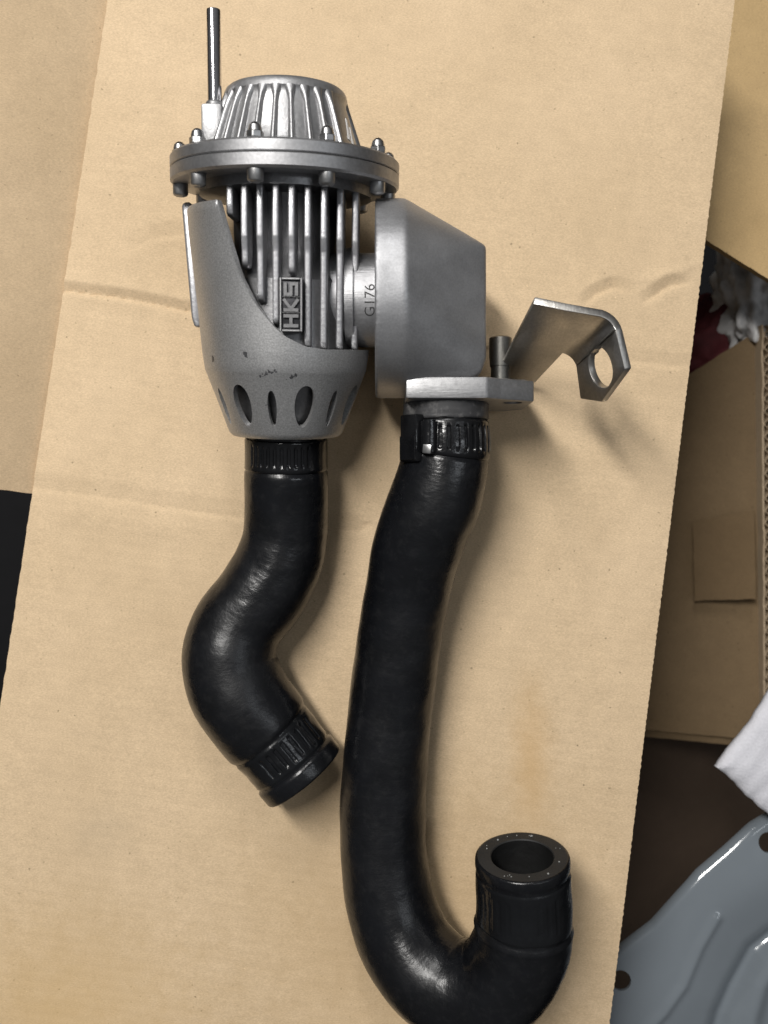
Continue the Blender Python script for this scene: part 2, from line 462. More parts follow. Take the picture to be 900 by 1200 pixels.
for i in range(nx):
    for j in (0, -1): bm.faces.new((gt[j][i], gt[j][i+1], gb[j][i+1], gb[j][i]))
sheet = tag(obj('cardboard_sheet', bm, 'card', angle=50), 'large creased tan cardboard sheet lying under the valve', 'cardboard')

# a sealed carton under the sheet carries it (hidden from above)
def carton(x0, x1, y0, y1, z0, z1, mat='card_yellow'):
    return box(x0, x1, y0, y1, z0, z1, 1.0)
c = tag(obj('carton', carton(-92, 70, -240, 190, -329.5, -6.2), 'card_yellow', shade=False),
        'closed carton standing under the creased cardboard sheet', 'carton')

# ------------------------------------------------------------------ neighbouring sheets
def slab(corners, th, nu=24, nv=24, amp=0.4, sc=.02, edge=0.3, seed=0.0):
    """corners: TL, TR, BR, BL points; a gently warped sheet with thickness"""
    bm = bmesh.new(); T = []; B = []
    a, b, c, d = corners
    n = (b-a).cross(d-a).normalized()
    if n.z < 0: n = -n
    for j in range(nv+1):
        v = j/nv; r1 = []; r2 = []
        for i in range(nu+1):
            u = i/nu
            p = a.lerp(b, u).lerp(d.lerp(c, u), v)
            w = amp*noise.noise(Vector((p.x*sc, p.y*sc, seed)))
            e = Vector((0, 0, 0))
            if i in (0, nu) or j in (0, nv): e = Vector((noise.noise(p*.21), noise.noise(p*.19+Vector((9, 0, 0))), 0))*edge
            r1.append(bm.verts.new(p+n*w+e)); r2.append(bm.verts.new(p+n*(w-th)+e))
        T.append(r1); B.append(r2)
    for j in range(nv):
        for i in range(nu):
            bm.faces.new((T[j][i], T[j][i+1], T[j+1][i+1], T[j+1][i])); bm.faces.new((B[j][i], B[j+1][i], B[j+1][i+1], B[j][i+1]))
        for i in (0, nu): bm.faces.new((T[j][i], T[j+1][i], B[j+1][i], B[j][i]))
    for i in range(nu):
        for j in (0, nv): bm.faces.new((T[j][i], T[j][i+1], B[j][i+1], B[j][i]))
    return bm
# left: a flap that rises away from the sheet's left edge
bm = slab([px(-60, -60, 14), px(165, -60, -9), px(75, 583, -9), px(-60, 566, 14)], 4, amp=0.9, sc=.03)
tag(obj('cardboard_sheet', bm, 'card_left', angle=50), 'plain cardboard sheet tucked beneath the left edge of the creased sheet', 'cardboard')
# upper right: yellower sheet lower down
bm = slab([px(800, -60, -60), px(1010, -60, -60), px(1010, 397, -60), px(790, 257, -60)], 4, amp=0.6, sc=.03, seed=4)
tag(obj('cardboard_sheet', bm, 'card_yellow', angle=50), 'yellowish cardboard flap with a slanted end beside the torn sheet corner', 'cardboard')

# ------------------------------------------------------------------ the open box at the right
bx = bpy.data.objects.new('open_box', None); COL.objects.link(bx)
tag(bx, 'open brown cardboard box with ragged cut edge and a patch of tape', 'box')
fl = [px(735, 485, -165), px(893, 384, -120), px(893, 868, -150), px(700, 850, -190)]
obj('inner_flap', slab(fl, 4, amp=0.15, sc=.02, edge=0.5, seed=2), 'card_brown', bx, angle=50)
def on_flap(x, y, lift=0.25):
    a, b, c, d = fl; n = (b-a).cross(d-a).normalized()
    if n.z < 0: n = -n
    r = Vector(((x-450)/F, (600-y)/F, -1)); o = Vector((0, 0, H))
    t = (a+n*lift-o).dot(n)/r.dot(n); return o+r*t
bm = slab([on_flap(812, 612), on_flap(884, 598), on_flap(886, 702), on_flap(814, 704)], 0.9, amp=0.1, edge=0.4)
obj('tape', bm, 'tape', bx, angle=50)
# right wall seen from its ragged top edge: two liners with fluted paper between
wa, wb = px(893, 381, -116), px(896, 862, -147)
wd = (wb-wa).normalized(); ws = Vector((1, 0, 0)); wu = ws.cross(wd).normalized()
if wu.z < 0: wu = -wu
Lw = (wb-wa).length
def wall_strip(off, th, top, seed):
    bm = bmesh.new(); rows = []
    for d in rng(0, Lw, 1.2):
        h = top+1.5*noise.noise(Vector((d*.09, seed, 0)))+0.7*noise.noise(Vector((d*.4, seed, 2)))
        s = off+0.6*noise.noise(Vector((d*.05, seed, 5)))
        p = wa+wd*d+ws*s
        rows.append([bm.verts.new(p+wu*h), bm.verts.new(p+ws*th+wu*h), bm.verts.new(p+ws*th-Vector((0, 0, 150))), bm.verts.new(p-Vector((0, 0, 150)))])
    for A, B in zip(rows, rows[1:]):
        for i in range(4): bm.faces.new((A[i], A[(i+1) % 4], B[(i+1) % 4], B[i]))
    bm.faces.new(rows[0]); bm.faces.new(rows[-1])
    return bm
obj('wall_liner', wall_strip(-1.5, 1.0, 3, 1.0), 'card_edge', bx, angle=50)
obj('wall_liner', wall_strip(3.6, 1.0, 4, 3.0), 'card_edge', bx, angle=50)
bm = bmesh.new(); rows = []
for d in rng(0, Lw, 0.8):
    s = 1.6+1.3*math.sin(d*0.95); h = 1.5+1.2*noise.noise(Vector((d*.2, 8, 0)))
    p = wa+wd*d+ws*s
    rows.append([bm.verts.new(p+wu*h), bm.verts.new(p+ws*.5+wu*h), bm.verts.new(p+ws*.5-Vector((0, 0, 150))), bm.verts.new(p-Vector((0, 0, 150)))])
for A, B in zip(rows, rows[1:]):
    for i in range(4): bm.faces.new((A[i], A[(i+1) % 4], B[(i+1) % 4], B[i]))
obj('flute', bm, 'card_edge', bx)
# far wall of the box: carries the flap down to the floor
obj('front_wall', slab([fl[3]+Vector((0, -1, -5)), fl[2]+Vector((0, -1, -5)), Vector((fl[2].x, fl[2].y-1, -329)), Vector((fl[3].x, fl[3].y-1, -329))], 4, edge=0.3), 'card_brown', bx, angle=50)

# dark carton standing lower down
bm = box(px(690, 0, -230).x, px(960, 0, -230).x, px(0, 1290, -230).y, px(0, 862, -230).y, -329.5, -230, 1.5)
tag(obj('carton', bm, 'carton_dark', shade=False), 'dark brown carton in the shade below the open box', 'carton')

# ------------------------------------------------------------------ things in the gap above the open box
def blob(center, rad, squash, seed, amp, freq, sub=5):
    bm = bmesh.new(); bmesh.ops.create_icosphere(bm, subdivisions=sub, radius=1)
    for v in bm.verts:
        n = v.co.normalized()
        d = 1+amp*noise.fractal(n*freq+Vector((seed, 0, 0)), 0.8, 2.0, 4)+amp*0.6*abs(noise.noise(n*freq*2+Vector((0, seed, 0))))
        v.co = Vector((n.x*squash[0], n.y*squash[1], n.z*squash[2]))*rad*d+center
    return bm
tag(obj('plastic_bag', blob(px(893, 352, -140), 30, (0.75, 1.2, 0.8), 2.0, 0.32, 2.2), 'bag', angle=80), 'crumpled white plastic bag stuffed behind the open box', 'bag')
tag(obj('cloth', blob(px(846, 420, -170), 34, (1.1, 1.0, 0.8), 7.0, 0.25, 2.0), 'red', angle=80), 'dark maroon cloth bundle wedged beside the white bag', 'cloth')

# ------------------------------------------------------------------ white cloth corner and painted panel, lower right
bm = bmesh.new()
ca, cb, cc_, cd = px(844, 902, -42), px(922, 792, -40), px(1010, 880, -40), px(922, 975, -46)
n = 40; T = []; B = []
for j in range(n+1):
    r1 = []; r2 = []
    for i in range(n+1):
        p = ca.lerp(cb, i/n).lerp(cd.lerp(cc_, i/n), j/n)
        p = p+Vector((1.6*noise.noise(Vector((p.y*.07, 1, 0)))+.5*noise.noise(Vector((p.y*.3, 1, 0))), 1.6*noise.noise(Vector((p.x*.07, 5, 0)))+.5*noise.noise(Vector((p.x*.3, 7, 0))), 0))
        w = 1.0*noise.noise(Vector((p.x*.03, p.y*.06, 0)))+0.22*math.sin((j/n)*34+2*noise.noise(p*.05))*math.exp(-i/n*1.2)
        e = min(i, j, n-i, n-j)/n
        w -= 3.5*math.exp(-e*16)
        r1.append(bm.verts.new(p+Vector((0, 0, w)))); r2.append(bm.verts.new(p+Vector((0, 0, w-9+6*math.exp(-e*16)))))
    T.append(r1); B.append(r2)
for j in range(n):
    for i in range(n):
        bm.faces.new((T[j][i], T[j][i+1], T[j+1][i+1], T[j+1][i])); bm.faces.new((B[j][i], B[j+1][i], B[j+1][i+1], B[j][i+1]))
    for i in (0, n): bm.faces.new((T[j][i], T[j+1][i], B[j+1][i], B[j][i])); bm.faces.new((T[i][j], T[i][j+1], B[i][j+1], B[i][j]))
tag(obj('folded_cloth', bm, 'cloth', angle=60), 'white folded cloth lying on the corner of the grey blue panel', 'cloth')

PZ = -62.0
edge = [(640, 1190), (690, 1140), (721, 1117), (765, 1082), (793, 1050), (818, 1022), (850, 995), (880, 968), (910, 950), (960, 925)]
def edge_y(x):
    for (x0, y0), (x1, y1) in zip(edge, edge[1:]):
        if x0 <= x <= x1: return y0+(y1-y0)*(x-x0)/(x1-x0)
    return edge[0][1] if x < edge[0][0] else edge[-1][1]
def panel_z(x, y):
    z = PZ
    def rid(poly, w, h):
        best = 1e9
        for a, b in zip(poly, poly[1:]):
            d, t = seg_d(Vector((x, y)), Vector(a), Vector(b)); best = min(best, abs(d))
        return h*math.exp(-(best/w)**2)
    z += rid([(745, 1260), (772, 1186), (795, 1150), (815, 1105), (838, 1068), (890, 1030)], 45, 4)
    z += rid([(742, 1290), (757, 1200), (775, 1182), (798, 1150), (817, 1105), (836, 1072)], 6, 1.3)
    z += rid([(820, 1290), (846, 1190), (860, 1158), (884, 1115), (940, 1070)], 11, -4.5)
    z += rid([(865, 1290), (880, 1190), (890, 1155), (910, 1120), (950, 1090)], 12, 3)
    d = y-edge_y(x); z -= 3*math.exp(-max(0, d)/3)          # rolled rim
    return z
bm = bmesh.new(); NX, NY = 170, 150; T = []; B = []
for i in range(NX+1):
    x = 645+(965-645)*i/NX; c1 = []; c2 = []
    y0 = edge_y(x)
    for j in range(NY+1):
        y = y0+(1290-y0)*(j/NY)**1.25
        z = panel_z(x, y); k = (H-PZ)/F
        c1.append(bm.verts.new(((x-450)*k, (600-y)*k, z))); c2.append(bm.verts.new(((x-450)*k, (600-y)*k, z-1.6)))
    T.append(c1); B.append(c2)
for i in range(NX):
    for j in range(NY):
        bm.faces.new((T[i][j], T[i+1][j], T[i+1][j+1], T[i][j+1])); bm.faces.new((B[i][j], B[i][j+1], B[i+1][j+1], B[i+1][j]))
    for j in (0, NY): bm.faces.new((T[i][j], T[i+1][j], B[i+1][j], B[i][j]))
for j in range(NY):
    for i in (0, NX): bm.faces.new((T[i][j], T[i][j+1], B[i][j+1], B[i][j]))
pan = obj('painted_panel', bm, 'blue_paint', angle=50)
cb_ = bmesh.new()
for hx, hy, hr in ((727, 1148, 4.6), (899, 986, 4.6)):
    c0 = px(hx, hy, PZ)
    bmesh.ops.create_cone(cb_, cap_ends=True, segments=40, radius1=hr*MM, radius2=hr*MM, depth=0.04, matrix=Matrix.Translation(c0*MM))
cut(pan, cb_); resmooth(pan, 50)
tag(pan, 'glossy grey blue pressed panel with round holes and curved ridges', 'panel')

# ================================================================== THE BLOW OFF VALVE
FC = Vector((-34.3, 118.0, 41.2))                       # middle of the flange
ORG = Vector((FC.x, FC.y, 0))
MV = Matrix.Translation(FC) @ Matrix.Rotation(math.radians(-1.0), 4, 'Z') @ Matrix.Rotation(math.radians(10.0), 4, 'X')
def mmat(m):                                            # mm matrix -> metres, relative to the root Empty
    r = Matrix.Translation(-ORG) @ m; r = r.copy(); r.translation = r.translation*MM; return r
root = bpy.data.objects.new('blow_off_valve', None); COL.objects.link(root); root.location = ORG*MM
tag(root, 'silver finned blow off valve with two black rubber hoses and bracket on cardboard', 'valve')
LV = mmat(MV); LW = mmat(Matrix.Identity(4))
MVI = MV.inverted()
def ray_local(x, y):
    o = MVI @ Vector((0, 0, H)); d = (MVI.to_3x3() @ Vector(((x-450)/F, (600-y)/F, -1)))
    return o, d
def lz(x, y, z):
    o, d = ray_local(x, y); return o+d*((z-o.z)/d.z)

# --- flange rings
obj('flange_ring', lathe([(0, 0.14), (39.2, 0.14), (39.6, 0.45), (39.6, 3.5), (38.9, 4.2), (36, 4.2), (27, 4.2), (0, 4.2)], 128), 'flange', root, LV)
obj('flange_ring', lathe([(0, -0.14), (39.2, -0.14), (39.6, -0.45), (39.6, -4.0), (38.8, -4.8), (33, -4.8), (0, -4.8)], 128), 'flange', root, LV)
obj('gasket', lathe([(0, -0.13), (39.1, -0.13), (39.1, 0.13), (0, 0.13)], 128), 'dark_ink', root, LV)
# --- bolts with cap nuts: ten round the rim
bm = lathe([(0, -9.0), (1.3, -9.0), (1.5, -8.0), (1.5, -8.9), (2.2, -8.6), (2.6, -8.1), (2.6, -4.9), (0, -4.9)], 28)
def hexnut():
    b = bmesh.new()
    bmesh.ops.create_cone(b, cap_ends=True, segments=6, radius1=3.2, radius2=3.2, depth=2.4, matrix=Matrix.Translation((0, 5.45, 0)) @ Matrix.Rotation(math.pi/2, 4, 'X'))
    bmesh.ops.bevel(b, geom=list(b.edges), offset=0.3, segments=1, affect='EDGES')
    merge(b, lathe([(0, 6.2), (2.5, 6.2), (2.45, 7.4), (2.1, 8.6), (1.3, 9.4), (0.5, 9.7), (0, 9.7)], 24))
    for v in b.verts: v.co = Vector((v.co.x*.87, 4.2+(v.co.y-4.2)*.9, v.co.z*.87))
    return b
b0 = n0 = None
for k in range(10):
    phi = math.radians(-9+36*k)
    m4 = LV @ Matrix.Rotation(phi, 4, 'Y') @ Matrix.Translation((0, 0, 36.2*MM))
    if b0 is None:
        b0 = obj('bolt', bm, 'steel', root, m4, angle=40); n0 = obj('cap_nut', hexnut(), 'steel', b0, Matrix.Identity(4), angle=25)
    else:
        b = share(b0, root, m4); share(n0, b, Matrix.Rotation(0.5*k, 4, 'Y'))

# --- cap with ribs
def cap_r(y): return 26.6-(y-4.2)*(26.6-19.6)/(25.5-4.2)
cap = obj('cap', lathe([(0, 4.0), (28.2, 4.0), (28.2, 5.0), (27.4, 5.8), (26.6, 6.0)]+[(cap_r(y), y) for y in (7, 12, 18, 22)]+
          [(20.9, 23.4), (21.25, 24.2), (21.0, 25.3), (20.4, 26.5), (19.4, 27.3), (18.2, 27.7), (17.6, 27.4), (0, 27.4)], 144), 'cast', root, LV)
def rib_bm():
    b = bmesh.new(); rows = []
    for i, t in enumerate([0, .04, .12, .3, .5, .7, .85, .94, 1.0]):
        y = 6.1+(24.4-6.1)*t; r = cap_r(y)
        h = 2.0*(1-.3*t)
        w = 1.05*(1-0.35*t)
        if t >= .7: w *= 1+2.2*((t-.7)/.3)**2
        row = []
        for (a, q) in ((-1.5, -.8), (-1.0, 0.35), (-.72, .8), (-.3, 1.0), (.3, 1.0), (.72, .8), (1.0, 0.35), (1.5, -.8)):
            row.append(b.verts.new((a*w, y, r+h*q)))
        rows.append(row)
    for A, B in zip(rows, rows[1:]):
        for i in range(7): b.faces.new((A[i], A[i+1], B[i+1], B[i]))
    b.faces.new(rows[0]); b.faces.new(rows[-1])
    return b
rb = None
for k in range(28):
    a = -9-12.857*0.5+12.857*(k-8)
    if 52 < a < 95: continue                            # smooth printed area of the cap
    m4 = Matrix.Rotation(math.radians(a), 4, 'Y')
    rb = obj('rib', rib_bm(), 'cast', cap, m4, angle=60) if rb is None else share(rb, cap, m4)
# white print on the smooth side of the cap
def wrap_cap(p, a0, y0):
    y = y0+p.y; r = cap_r(y)+0.08+p.z; a = a0+p.x/24.0
    return Vector((r*math.sin(a), y, r*math.cos(a)))
bm = bmesh.new()
for pts in ([(-1.2, -4.2), (1.6, 3.2), (2.6, 2.6), (0.2, -4.6)], [(1.2, -5.2), (3.4, 0.6), (4.4, 0.2), (2.6, -5.4)]):
    merge(bm, prism(pts, -.1, 0.06, mapf=lambda p: wrap_cap(p, math.radians(66), 14)))
obj('print_mark', bm, 'white_print', cap, Matrix.Identity(4))

# --- nipple
bo = box(-26.9, -19.8, 4.2, 20.0, 4, 13, 0.9)
nip = obj('nipple_base', bo, 'cast', root, LV)
nx_, nz_ = -23.0, 8.5
tb = lathe([(1.5, 46), (1.5, 49.9), (1.9, 50.3), (2.25, 50.1), (2.35, 49.7), (2.35, 20.3), (0, 20.3)], 40)
merge(tb, lathe([(0, 46), (1.5, 46)], 40))
bmesh.ops.translate(tb, vec=(nx_, 0, nz_), verts=tb.verts)
obj('nipple_tube', tb, 'chrome', nip, Matrix.Identity(4))
cl = lathe([(0, 20.2), (3.0, 20.2), (3.0, 21.0), (2.6, 21.5), (0, 21.5)], 36); bmesh.ops.translate(cl, vec=(nx_, 0, nz_), verts=cl.verts)
obj('nipple_collar', cl, 'cast', nip, Matrix.Identity(4))

# --- core, fins
obj('body_core', lathe([(0, -4.6), (30, -4.6), (30, -8), (20, -9), (18.5, -12), (18, -27), (20, -32), (24, -37), (24.6, -56), (25.5, -66), (0, -66)], 96), 'core', root, LV)
def skirt_r(y):                                          # outer radius of the skirt against local height
    pts = [(-6, 34.6), (-20, 33.8), (-45, 31.2), (-62, 29.7), (-67.5, 28.9), (-69.3, 28.2), (-89, 20.9), (-91, 20.0)]
    for (y0, r0), (y1, r1) in zip(pts, pts[1:]):
        if y0 >= y >= y1: return r0+(r1-r0)*(y-y0)/(y1-y0)
    return pts[0][1] if y > pts[0][0] else pts[-1][1]
FINS = [(-15.8, -17.5), (-10.6, -34), (-5.4, -45), (-0.3, -52.5), (4.8, -36), (9.9, -59.5), (15.0, -60), (20.1, -60), (25.0, -60)]
RE = 29.5
for x, yb in FINS:
    zf = math.sqrt(RE*RE-x*x)
    pts = [(-4.7, 0), (-4.7, zf-2.5), (-9, zf-.6), (-14, zf), (-24, zf+.3), (-28.5, zf-.9), (yb+2.0, zf-1.1), (yb+.7, zf-1.8), (yb, zf-3.4), (yb, 0)]
    if yb > -25: pts = [(-4.7, 0), (-4.7, zf-2.5), (-9, zf-.6), (-14, zf-.4), (yb+.6, zf-1.0), (yb, zf-2.4), (yb, 0)]
    b = prism([(p[1], p[0]) for p in pts], -1.12, 1.12, 0.6, 3, mapf=lambda p: Vector((x+p.z, p.y, p.x)))
    obj('cooling_fin', b, 'fin', root, LV, angle=60)
# --- badge with raised letters, read upwards
A = lz(327.5, 325, 30); Bq = lz(354.5, 389, 30)
bx0, bx1, by1, by0 = A.x, Bq.x, A.y, Bq.y
bm = box(bx0, bx1, by0, by1, 22, 29.6, 0.5)
badge = obj('badge', bm, 'badge', root, LV)
bm = bmesh.new(); fw = 0.75
for r in ((bx0, bx0+fw, by0, by1), (bx1-fw, bx1, by0, by1), (bx0+fw, bx1-fw, by0, by0+fw), (bx0+fw, bx1-fw, by1-fw, by1)):
    box(r[0]+.02, r[1]-.02, r[2]+.02, r[3]-.02, 29.3, 30.8, 0.2, 1, bm)
obj('badge_frame', bm, 'cast', badge, Matrix.Identity(4))
cw = bx1-bx0-2*fw-0.9; chh = (by1-by0-2*fw-0.6)/3
STROKES = {  # cell 0..1 upright strokes: (x0,y0,x1,y1)
    'H': [((.12, .1), (.12, .9)), ((.88, .1), (.88, .9)), ((.12, .5), (.88, .5))],
    'K': [((.12, .1), (.12, .9)), ((.2, .5), (.88, .92)), ((.2, .5), (.88, .08))],
    'S': [((.1, .14), (.9, .14)), ((.9, .14), (.9, .5)), ((.9, .5), (.1, .5)), ((.1, .5), (.1, .86)), ((.1, .86), (.9, .86))]}
for i, chh_ in enumerate('HKS'):
    cy0 = by0+fw+0.3+i*chh; bm = bmesh.new()
    for (p, q) in STROKES[chh_]:
        def cell(t): return Vector((bx0+fw+.45+(1-t[1])*cw, cy0+0.35+t[0]*(chh-.9), 0))   # turned a quarter turn
        a, b = cell(p), cell(q); d = b-a; ln = d.length; ang = math.atan2(d.y, d.x)
        mt = Matrix.Translation((a+b)/2) @ Matrix.Rotation(ang, 4, 'Z')
        hw = .62
        box(-ln/2-hw*.8, ln/2+hw*.8, -hw, hw, 29.4, 30.55+.004*len(bm.verts)/24, 0.12, 1, bm, mt)
    obj('letter', bm, 'letter', badge, Matrix.Identity(4))
    if i: 
        d_ = box(bx0+fw+.05, bx1-fw-.05, cy0-.15, cy0+.12, 29.4, 30.3, 0.08, 1); obj('divider', d_, 'letter', badge, Matrix.Identity(4))

# --- skirt: shell of revolution with a swooping upper edge and oval slots
def hit_skirt(x, y):
    o, d = ray_local(x, y); t = 200.0
    while t < 420:
        p = o+d*t
        if math.hypot(p.x, p.z) < skirt_r(p.y) and -91 < p.y < 0: break
        t += 0.1
    return math.degrees(math.atan2(p.x, p.z)), p.y
sw = [hit_skirt(*q) for q in ((253, 231.5), (259, 252), (266, 275), (280, 320), (299.5, 356), (319, 380), (334, 394), (358, 406), (382, 409.5), (415, 410))]
sw.sort()
ytop = hit_skirt(236, 236)[1]; yflat = sw[-1][1]
def top_y(a):
    if a < sw[0][0]:
        if a > -118: return ytop
        return ytop+(yflat-ytop)*smooth(-118, -178, a)
    for (a0, y0), (a1, y1) in zip(sw, sw[1:]):
        if a0 <= a <= a1: return y0+(y1-y0)*(a-a0)/(a1-a0)
    return yflat
bm = bmesh.new(); NA = 360; TS = [i/40 for i in range(41)]
def shell_ring(inner):
    cols = []
    for k in range(NA):
        a = -180+k; top = top_y(a)
        if -58 < a < 30: top = sum(top_y(a+q) for q in (-2, -1, 0, 1, 2))/5 if a > sw[0][0]+3 else top
        ys_ = [-91+(-62+91)*t for t in [0, .03, .069, .25, .5, .66, .72, .75, .78, .81, .9, 1]]
        ys_ += [-62+(top+62)*t for t in [.15, .3, .45, .6, .75, .85, .93, .98, 1]]
        col = []
        for i, y in enumerate(ys_):
            r = skirt_r(y)
            if inner: r -= 2.4
            else:
                if i == len(ys_)-1: r -= 0.5
                if i == 0: r -= .6
            ar = math.radians(a)
            col.append(bm.verts.new((r*math.sin(ar), y, r*math.cos(ar))))
        cols.append(col)
    return cols
O = shell_ring(False); I = shell_ring(True); nr = len(O[0])
for k in range(NA):
    j = (k+1) % NA
    for i in range(nr-1):
        bm.faces.new((O[k][i], O[j][i], O[j][i+1], O[k][i+1])); bm.faces.new((I[k][i], I[k][i+1], I[j][i+1], I[j][i]))
    bm.faces.new((O[k][0], I[k][0], I[j][0], O[j][0])); bm.faces.new((O[k][-1], O[j][-1], I[j][-1], I[k][-1]))
skirt = obj('skirt', bm, 'skirt', root, LV, angle=40)
bpy.context.view_layer.update()
cbm = bmesh.new()
slope = math.atan2(28.2-20.9, 19.7)                       # cone half angle
for k in range(14):
    a = math.radians(-5+25.714*k); big = k % 2 == 1
    yc = -79.4 if big else -80.2; rx, ry = (3.4, 7.7) if big else (1.5, 6.7)
    b = bmesh.new()
    bmesh.ops.create_cone(b, cap_ends=True, segments=36, radius1=1, radius2=1, depth=1)
    for v in b.verts:
        u, w, q = v.co
        p = Vector((u*rx*(1+.18*w), w*ry, q*9))
        p = Matrix.Rotation(slope, 3, 'X') @ p       # lean with the cone
        r = skirt_r(yc)
        v.co = (Matrix.Rotation(a, 3, 'Y') @ (p+Vector((0, yc, r))))*MM
    merge(cbm, b)
cut(skirt, cbm); resmooth(skirt, 40)
obj('inner_sleeve', lathe([(24.6, -66.2), (23.4, -70), (20.0, -77), (17.0, -87), (16, -91.2), (0, -91.2)], 96), 'letter', root, LV)
# wing behind the left side of the skirt
pw = [lz(213.5, 241, -1), lz(216, 237.5, -1), lz(224, 237, -1), lz(240, 330, -4), lz(238, 384, -4), lz(228.5, 383.5, -1), lz(225, 372, -1)]
obj('wing', prism([(p.x, p.y) for p in pw], -8, 0.5, 0.9, 3), 'fin', root, LV, angle=60)

# --- outlet pipe and adapter (world aligned)
AC = Vector((0, 75.4, 34.8))
def world(bm): return bm
bm = lathe([(0, -21), (16.4, -21), (16.4, -2.2), (0, -2.2)], 72, 'X'); 
merge(bm, lathe([(16.5, -13.5), (18.2, -13.5), (18.2, -10.6), (16.5, -10.6)], 72, 'X'))
bmesh.ops.translate(bm, vec=AC, verts=bm.verts)
pipe = obj('outlet_pipe', bm, 'plate', root, LW)
# engraved number on the pipe, read upwards
cu = bpy.data.curves.new('txt', 'FONT'); cu.body = 'G176'; cu.size = 5.0; cu.align_x = 'CENTER'; cu.align_y = 'CENTER'; cu.offset = -0.02
to = bpy.data.objects.new('txt', cu); COL.objects.link(to)
bpy.context.view_layer.update()
me = bpy.data.meshes.new_from_object(to.evaluated_get(bpy.context.evaluated_depsgraph_get()))
bpy.data.objects.remove(to)
bm = bmesh.new(); bm.from_mesh(me); bpy.data.meshes.remove(me)
bmesh.ops.subdivide_edges(bm, edges=bm.edges, cuts=1)
cen = 0.0
for v in bm.verts:
    a = v.co.x/16.4-0.22; xx = -4.7-v.co.y
    v.co = Vector((xx, AC.y+16.46*math.sin(a), AC.z+16.46*math.cos(a)))
obj('engraved_number', bm, 'dark_ink', pipe, Matrix.Identity(4), shade=False)

XP0, XP1 = -3.0, 7.2
bm = bmesh.new()
for i in range(72):
    a = 2*math.pi*i/72
    bm.verts.new((XP1, AC.y+34.6*math.cos(a), AC.z+34.6*math.sin(a))); bm.verts.new((XP0, AC.y+34.6*math.cos(a), AC.z+34.6*math.sin(a)))
for x, y, z in ((35.2, 91.5, 47), (35.2, 91.5, 20), (35.4, 53.0, 46), (35.4, 53.0, 21), (31.0, 46.5, 46), (31.0, 46.5, 21), (33.6, 48.2, 46), (33.6, 48.2, 21), (31.5, 94, 44), (31.5, 94, 22)):
    bm.verts.new((x, y, z))
bmesh.ops.convex_hull(bm, input=bm.verts)
for v in [v for v in bm.verts if not v.link_faces]: bm.verts.remove(v)
el = obj('elbow_adapter', bm, 'adapter', root, LW)
md = el.modifiers.new('r', 'REMESH'); md.mode = 'VOXEL'; md.voxel_size = 0.0006
md = el.modifiers.new('s', 'SMOOTH'); md.iterations = 15; md.factor = 0.5
eval_mods(el)
for p in el.data.polygons: p.use_smooth = True

# --- two bolt flange under the elbow
HX, HZ = 22.2, 33.0
out = [(7.4, 50.5), (35, 50.5), (40, 47), (52.6, 40.5), (52.6, 16), (46, 9.5), (7.4, 9.5)]
bm = prism(out, 38.6, 46.0, 0.7, 2, mapf=lambda p: Vector((p.x, p.z, p.y)))
fp = obj('flange_plate', bm, 'plate_dull', root, LW, angle=50)
bpy.context.view_layer.update()
cbm = bmesh.new()
bmesh.ops.create_cone(cbm, cap_ends=True, segments=36, radius1=3.4*MM, radius2=3.4*MM, depth=.03, matrix=Matrix.Translation(Vector((45.5, 42, 37.5))*MM) @ Matrix.Rotation(math.pi/2, 4, 'X'))
cut(fp, cbm); resmooth(fp, 40)
bm = lathe([(0, 59.5), (1.7, 59.5), (1.8, 61.5), (3.0, 62.0), (3.5, 61.5), (3.5, 55.2), (3.3, 54.9), (3.0, 54.8), (3.0, 49.6), (0, 49.6)], 36)
merge(bm, lathe([(0, 49.6), (5.2, 49.6), (5.2, 48.7), (0, 48.7)], 36))
for v in bm.verts: v.co = Vector((v.co.x*1.22+44.0, v.co.y+4.0 if v.co.y > 55 else v.co.y, v.co.z*1.22+15.5))
obj('bracket_bolt', bm, 'dark_steel', root, LW)

# --- bracket: bent sheet with a rounded bend and a holed end
def ray_plane(x, y, p0, n):
    o = Vector((0, 0, H)); r = Vector(((x-450)/F, (600-y)/F, -1))
    return o+r*((p0-o).dot(n)/r.dot(n))
TL = px(625, 356, 62); TR = px(717, 375, 62); DW = Vector((-6.5, -7, -27))
n1 = (TR-TL).cross(DW).normalized()
if n1.z < 0: n1 = -n1
BR = ray_plane(671, 418, TL, n1); BLx = ray_plane(581, 442, TL, n1); BLy = ray_plane(627, 449, TL, n1)
fold = (BR-TR).normalized()
R2 = px(730, 434, 62)
n2 = (BR-TR).cross(R2-TR).normalized()
if n2.z < 0: n2 = -n2
B2 = ray_plane(702, 472, TR, n2); C2 = ray_plane(678, 468, TR, n2); HC = ray_plane(702, 431, TR, n2)
# profile across the fold: walk on plane 1, round the bend, then plane 2; the fold line is TR->BR
e1 = n1.cross(fold).normalized()
if e1.dot(TL-TR) > 0: e1 = -e1                           # towards the bend on plane 1
e2 = n2.cross(fold).normalized()
if e2.dot(R2-TR) < 0: e2 = -e2
RB = 3.8                                                 # rounding set back
bm = bmesh.new(); TH = 2.8
def bend_pts(base):
    a = base-e1*RB; c = base+e2*RB; out = []
    for i in range(9):
        t = i/8; out.append(a*(1-t)**2+base*2*t*(1-t)+c*t*t)
    return out
near = [TL, TL.lerp(TR, .4)]+bend_pts(TR); far = [BLx, BLy]+bend_pts(BR)
nrm = []
for i in range(len(near)):
    t = (near[min(i+1, len(near)-1)]-near[max(i-1, 0)]).normalized()
    nn = t.cross(fold).normalized()
    if nn.z < 0 and i < 2: nn = -nn
    if i and nn.dot(nrm[-1]) < 0: nn = -nn
    nrm.append(nn)
g = []
